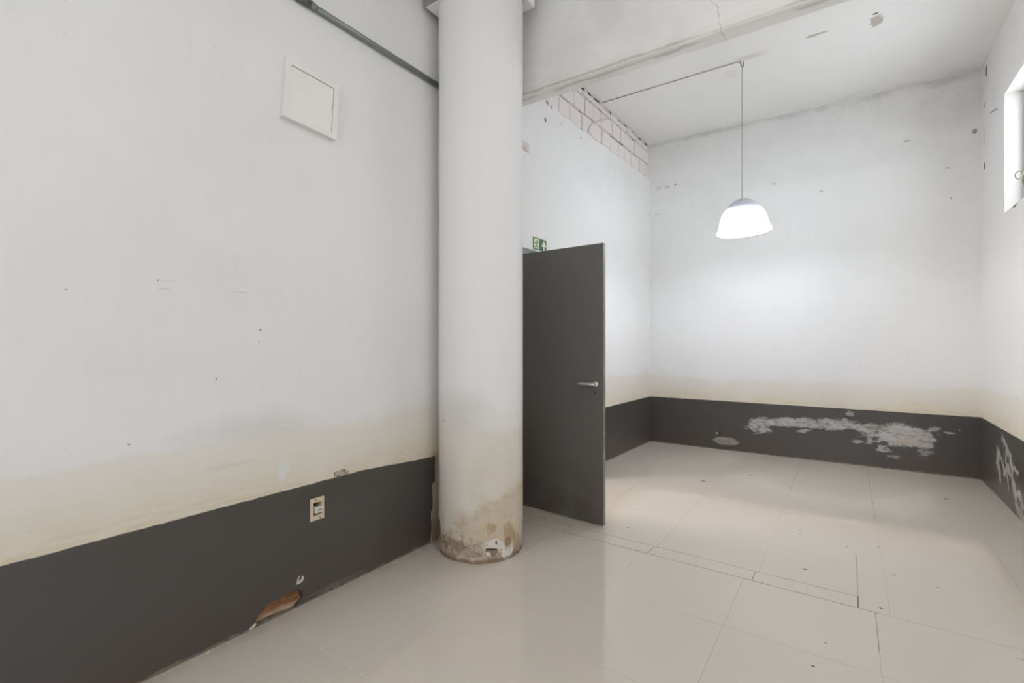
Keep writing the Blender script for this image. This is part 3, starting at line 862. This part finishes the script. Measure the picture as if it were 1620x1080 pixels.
lever(1)['label'] = 'chrome lever handle on the far side of the leaf'
for side in (-1, 1):
    bm = bmesh.new()
    y0 = 0 if side < 0 else LT
    M = Matrix.Translation(DP(LWID - 0.062, y0, 0.985)) @ R.to_4x4() @ Matrix.Rotation(math.radians(90 if side < 0 else -90), 4, 'X')
    lathe(bm, [(0.0045, 0.0), (0.0195, 0.0), (0.0195, 0.003), (0.017, 0.004), (0.0045, 0.004), (0.0045, 0.0)], seg=28, M=M)
    es = obj('keyhole_plate', bm, FRAME, d1, smooth=40)
    bm = bmesh.new()
    box(bm, (-0.003, -0.009, 0.0003), (0.003, 0.004, 0.0046), 0, M); lathe(bm, [(0.0, 0.0003), (0.0044, 0.0003), (0.0044, 0.0047), (0, 0.0047)], c=(0, 0.004, 0), seg=14, M=M)
    obj('keyhole', bm, BLACK, es)
bm = bmesh.new()
box(bm, DP(LWID - 0.0005, 0.008, 0.93), DP(LWID + 0.0015, 0.008, 1.12) + Vector((0.0, 0.018, 0)), 0); obj('lock_faceplate', bm, STEEL, d1)
for zc in (0.25, 1.05, 1.85):
    bm = bmesh.new(); tube(bm, [(-0.012, 0.004, zc - 0.045), (-0.012, 0.004, zc + 0.045)], 0.008, 12)
    obj('hinge', bm, STEEL, d1)

# ------------------------------------------------------------------ exit sign above the door
s = empty('exit_sign', LW(3.716, 2.19, 0.0)); s.rotation_euler = (0, 0, math.atan(-0.0292))
tag(s, 'small green and pale yellow exit sign with running figure and arrow, above the door', 'sign')
SW, SH = 0.232, 0.122
bm = bmesh.new(); box(bm, (0, -SW / 2, 0.0), (0.003, SW / 2, SH)); obj('sign_panel', bm, LUME, s)
bm = bmesh.new(); box(bm, (0.003, -SW / 2 + .006, 0.006), (0.0036, SW / 2 - .006, SH - .006)); obj('green_field', bm, GREEN, s)
bm = bmesh.new()
def poly(bm, pts, x=0.0040, x0=0.0034):
    a = [bm.verts.new((x, p[0], p[1])) for p in pts]; b = [bm.verts.new((x0, p[0], p[1])) for p in pts]
    bm.faces.new(a)
    for i in range(len(a)): bm.faces.new((a[i], a[(i + 1) % len(a)], b[(i + 1) % len(a)], b[i]))
poly(bm, [(0.058, 0.012), (0.078, 0.012), (0.078, 0.055), (0.100, 0.045), (0.100, 0.064), (0.068, 0.106), (0.036, 0.064), (0.036, 0.045), (0.058, 0.055)])
obj('arrow', bm, LUME, s)
bm = bmesh.new(); poly(bm, [(-0.092, 0.016), (-0.012, 0.016), (-0.012, 0.108), (-0.092, 0.108)]); obj('doorway_pictogram', bm, LUME, s)
bm = bmesh.new()
def disc(cy_, cz_, r): poly(bm, [(cy_ + r * math.cos(t * math.pi / 6), cz_ + r * math.sin(t * math.pi / 6)) for t in range(12)], 0.0046, 0.004)
disc(-0.040, 0.094, 0.0085)
for pts in ([(-0.058, 0.084), (-0.040, 0.083), (-0.040, 0.050), (-0.058, 0.052)],          # trunk
            [(-0.058, 0.084), (-0.052, 0.077), (-0.078, 0.064), (-0.080, 0.071)], [(-0.080, 0.071), (-0.074, 0.068), (-0.082, 0.052), (-0.088, 0.055)],
            [(-0.042, 0.083), (-0.038, 0.074), (-0.018, 0.066), (-0.018, 0.073)],
            [(-0.058, 0.054), (-0.048, 0.052), (-0.058, 0.030), (-0.068, 0.034)], [(-0.068, 0.036), (-0.064, 0.028), (-0.090, 0.024), (-0.090, 0.031)],
            [(-0.050, 0.054), (-0.040, 0.054), (-0.026, 0.040), (-0.034, 0.036)], [(-0.034, 0.040), (-0.026, 0.040), (-0.030, 0.018), (-0.038, 0.018)]):
    poly(bm, pts, 0.0046, 0.004)
obj('running_figure', bm, GREEN, s)

# ------------------------------------------------------------------ small plate high on the wall, partly behind the column
p_ = empty('wall_plate', LW(3.485, 3.030, 0.0)); tag(p_, 'small pale grey square plate with a pink corner, high on the wall beside the column', 'plate')
bm = bmesh.new(); box(bm, (0, -0.05, 0), (0.012, 0.052, 0.078), bevel=0.003); obj('plate', bm, GREYPL, p_)
bm = bmesh.new(); poly(bm, [(-0.048, 0.004), (0.012, 0.003), (-0.006, 0.022), (-0.048, 0.034)], 0.0128, 0.0115); obj('corner_sticker', bm, PINK, p_)

# ------------------------------------------------------------------ square panel light hung crookedly on the left wall
pl = empty('panel_light', LW(1.450, 2.632, 0.0)); pl.rotation_euler = (math.radians(-3.4), 0, 0)
tag(pl, 'square white ceiling-type panel light mounted crookedly high on the left wall', 'light fixture')
HS = 0.152
bm = bmesh.new(); box(bm, (0.0, -HS, -HS), (0.022, HS, HS), bevel=0.002)
obj('back_box', bm, FRAME_W, pl)
bm = bmesh.new()
IN = HS - 0.030
for (a0, a1, b0, b1) in ((-HS, HS, IN, HS), (-HS, HS, -HS, -IN), (-HS, -IN, -IN, IN), (IN, HS, -IN, IN)):
    box(bm, (0.018, a0, b0), (0.035, a1, b1))
obj('frame', bm, FRAME_W, pl)
bm = bmesh.new(); box(bm, (0.020, -IN, -IN), (0.026, IN, IN)); obj('gap', bm, SEAL, pl)
bm = bmesh.new(); box(bm, (0.024, -IN + .002, -IN + .0005), (0.031, IN - .003, IN - .0035), bevel=0.001); obj('diffuser', bm, DIFF, pl)

# ------------------------------------------------------------------ steel conduit along the left wall
cd = empty('steel_conduit', LW(1.6, 3.13, 0.0)); tag(cd, 'galvanised steel conduit running along the upper left wall into the column', 'pipe')
L0 = LW(1.6, 3.13, 0.0)
bm = bmesh.new()
tube(bm, [LW(-1.2, 3.130, 0.020) - L0, LW(1.43, 3.130, 0.020) - L0], 0.0165, 16)
tube(bm, [LW(1.43, 3.130, 0.020) - L0, LW(2.0, 3.128, 0.020) - L0, LW(2.8, 3.127, 0.020) - L0], 0.0165, 16)
obj('pipe', bm, STEEL, cd)
bm = bmesh.new(); tube(bm, [LW(1.37, 3.130, 0.020) - L0, LW(1.44, 3.130, 0.020) - L0], 0.0205, 16); obj('coupling', bm, STEEL_D, cd)
for uu in (1.455, 0.2):
    bm = bmesh.new()
    tube(bm, [L - L0 for L in (LW(uu, 3.130, 0.020), LW(uu + 0.022, 3.130, 0.020))], 0.0192, 16)
    box(bm, LW(uu, 3.145, 0.0) - L0, LW(uu + .022, 3.172, 0.004) - L0)
    obj('clip', bm, STEEL, cd)

# ------------------------------------------------------------------ broken socket in the dado
so = empty('wall_socket', LW(1.497, 0.478, 0.0)); tag(so, 'cream electrical box without its cover, one socket module hanging inside, in the dark dado', 'socket')
S0 = LW(1.497, 0.478, 0.0)
def sb(bm, u0, u1, v0, v1, o0, o1, bev=0.0): box(bm, LW(u0, v0, o0) - S0, LW(u1, v1, o1) - S0, bevel=bev)
bm = bmesh.new()
for q in ((1.456, 1.472, .418, .537), (1.523, 1.538, .418, .537), (1.472, 1.523, .418, .443), (1.472, 1.523, .514, .537)): sb(bm, *q, -0.004, 0.003)
for q in ((1.468, 1.474, .440, .516), (1.521, 1.526, .440, .516), (1.472, 1.523, .439, .444), (1.472, 1.523, .513, .518)): sb(bm, *q, -0.045, 0.0045)
obj('box_rim', bm, CREAM, so)
bm = bmesh.new(); sb(bm, 1.472, 1.524, .440, .517, -0.046, -0.040); obj('box_back', bm, BLACK, so)
bm = bmesh.new(); sb(bm, 1.480, 1.527, .457, .489, -0.016, 0.014, 0.003); mod = obj('socket_module', bm, PLASTIC, so)
mod['label'] = 'white socket module'
bm = bmesh.new()
M = Matrix.Translation(Vector((0.0142, 0.010, -0.005))) @ Matrix.Rotation(math.radians(90), 4, 'Y')
pts = [(0.015 * math.cos(t * math.pi / 8), 0.007 * math.sin(t * math.pi / 8)) for t in range(16)]
poly(bm, [(a + 0.008, b - 0.005) for a, b in pts], 0.0147, 0.0138); obj('socket_face', bm, plain('socket_face', (186, 178, 150), 0.5), mod)
for a in (0.002, 0.014):
    bm = bmesh.new(); poly(bm, [(a + 0.002 * math.cos(t), -0.005 + 0.002 * math.sin(t)) for t in (0, 1.05, 2.1, 3.14, 4.2, 5.2)], 0.0151, 0.0145); obj('pin_hole', bm, BLACK, mod)
bm = bmesh.new()
for a in (0.0, 0.006): tube(bm, [(-0.038, -0.008 + a, 0.032), (-0.020, -0.004 + a, 0.028), (-0.006, a, 0.020), (-0.004, 0.002 + a, 0.008)], 0.0016, 6)
obj('wires', bm, plain('wire_grey', (120, 104, 92), 0.6), so)
for (a, b) in ((1.490, .527), (1.512, .428)):
    bm = bmesh.new(); tube(bm, [LW(a, b, 0.0025) - S0, LW(a, b, 0.0042) - S0], 0.0035, 10); obj('screw_hole', bm, plain('screw', (70, 52, 40), 0.6), so)

# ------------------------------------------------------------------ pendant lamp
PX, PY = -0.822, 5.01
hk = empty('ceiling_hook', (PX, PY, CEIL_Z)); tag(hk, 'small dark metal hook and wire knot on the ceiling above the pendant lamp', 'hook')
bm = bmesh.new()
tube(bm, [(-0.012, 0, 0.01), (-0.012, 0, -0.020), (-0.006, 0, -0.05), (0.004, 0, -0.075), (0.014, 0, -0.060), (0.013, 0, -0.030), (0.006, 0, -0.018)], 0.004, 8)
obj('hook', bm, STEEL_D, hk)
bm = bmesh.new(); tube(bm, [(-0.055, 0, -0.002), (-0.03, 0.004, -0.014), (-0.012, 0, -0.034), (0.0, 0, -0.066)], 0.0028, 8); obj('wire_end', bm, CONDUIT, hk)

lamp = empty('pendant_lamp', (PX, PY, 2.40)); tag(lamp, 'lit white dome pendant lamp hanging on a thin cord in the far room', 'lamp')
tilt = Matrix.Rotation(math.radians(-3.2), 4, Vector((-0.5736, 0.8192, 0)).normalized())
T = Matrix.Translation(Vector((0, 0, 0.32))) @ tilt @ Matrix.Translation(Vector((0, 0, -0.32)))
bm = bmesh.new()
tube(bm, [(0, 0, CEIL_Z - 2.40 - 0.072), (0, 0, 0.9), (0, 0, 0.325)], 0.0032, 8); obj('cord', bm, CORD, lamp)
bm = bmesh.new(); lathe(bm, [(0.0, 0.336), (0.008, 0.336), (0.012, 0.328), (0.022, 0.320), (0.026, 0.312)], M=T, seg=32); obj('cord_cap', bm, SHADE_TOP, lamp)
bm = bmesh.new(); lathe(bm, [(0.018, 0.328), (0.036, 0.326), (0.058, 0.321), (0.078, 0.312), (0.092, 0.303), (0.089, 0.300), (0.018, 0.322)], M=T, seg=64); obj('neck', bm, SHADE_TOP, lamp, smooth=50)
prof = [(0.088, 0.305), (0.112, 0.287), (0.136, 0.264), (0.158, 0.236), (0.177, 0.204), (0.193, 0.168), (0.205, 0.130), (0.214, 0.092), (0.220, 0.060), (0.222, 0.046),
        (0.229, 0.041), (0.237, 0.033), (0.240, 0.023), (0.236, 0.013), (0.228, 0.009), (0.216, 0.012), (0.217, 0.046), (0.215, 0.060), (0.209, 0.092), (0.200, 0.130), (0.188, 0.168), (0.172, 0.204), (0.153, 0.234), (0.132, 0.260), (0.108, 0.283), (0.085, 0.301)]
bm = bmesh.new(); lathe(bm, prof, M=T, seg=72); obj('lamp_shade', bm, SHADE, lamp)
bm = bmesh.new()
rg = lathe(bm, [(0.001, 0.292), (0.018, 0.292), (0.020, 0.250), (0.030, 0.235), (0.046, 0.205), (0.052, 0.175), (0.046, 0.145), (0.028, 0.122), (0.002, 0.114)], M=T, seg=32)
obj('bulb', bm, BULB, lamp)
pt = bpy.data.lights.new('pendant_light', 'POINT'); pt.energy = 12; pt.color = (0.90, 0.945, 1.0); pt.shadow_soft_size = 0.035
po = bpy.data.objects.new('pendant_light', pt); C.objects.link(po); po.location = (PX, PY, 2.40 + 0.06)

# thin conduit on the ceiling from the wall to the hook
bm = bmesh.new()
tube(bm, [(-2.262, 4.985, CEIL_Z - 0.010), (-1.6, 4.995, CEIL_Z - 0.010), (-0.88, 5.005, CEIL_Z - 0.009)], 0.0045, 8)
tag(obj('ceiling_conduit', bm, CONDUIT), 'thin beige cable fixed along the ceiling from the bare blocks to the hook', 'cable')

# loose white cable on the bare blocks
bm = bmesh.new()
tube(bm, [LW(a, b, o_) for a, b, o_ in ((4.668, 3.60, -0.006), (4.674, 3.65, 0.002), (4.716, 3.706, 0.012), (4.842, 3.785, 0.018), (4.94, 3.835, 0.016), (5.031, 3.881, 0.010), (5.12, 3.92, 0.002), (5.181, 3.945, -0.014))], 0.0085, 8)
tag(obj('loose_cable', bm, plain('loose_cable', (232, 226, 220), 0.6)), 'short white cable curving across the bare blocks under the ceiling', 'cable')

# ------------------------------------------------------------------ crumbs of plaster along the foot of the left wall
def crumb(x, y, r, label):
    bm = bmesh.new()
    bmesh.ops.create_icosphere(bm, subdivisions=2, radius=r)
    for v_ in bm.verts:
        v_.co *= 1 + 0.5 * noise.noise(v_.co * 90 + Vector((x * 9, y * 7, 1)))
        v_.co.z *= 0.6
    mz = min(v_.co.z for v_ in bm.verts)
    for v_ in bm.verts: v_.co.z -= mz
    o = obj('plaster_crumb', bm, plain('crumb', (222, 216, 206), 0.9), smooth=50); o.location = (x, y, 0.0002)
    tag(o, label, 'crumb', 'plaster crumbs along the left wall')
crumb(-2.300, 0.955, 0.0085, 'largest white plaster crumb, on the floor at the wall left of the broken hole')
crumb(-2.302, 0.79, 0.0045, 'tiny plaster crumb nearest the camera at the foot of the left wall')
crumb(-2.302, 1.487, 0.0065, 'small plaster crumb just right of the broken hole at the wall foot')
crumb(-2.296, 2.02, 0.006, 'small plaster crumb at the wall foot near the column')

# ------------------------------------------------------------------ added glowing panel that lights the near room, unseen above the camera
bm = bmesh.new(); box(bm, (0.2, 0.6, 3.995), (0.8, 1.2, 4.045)); o = obj('added_ceiling_panel', bm, FRAME_W)
tag(o, 'added square glowing panel on the ceiling above the camera, outside the picture', 'light fixture')
bm = bmesh.new(); box(bm, (0.23, 0.63, 3.990), (0.77, 1.17, 3.995)); obj('diffuser', bm, PANEL_GLOW, o)
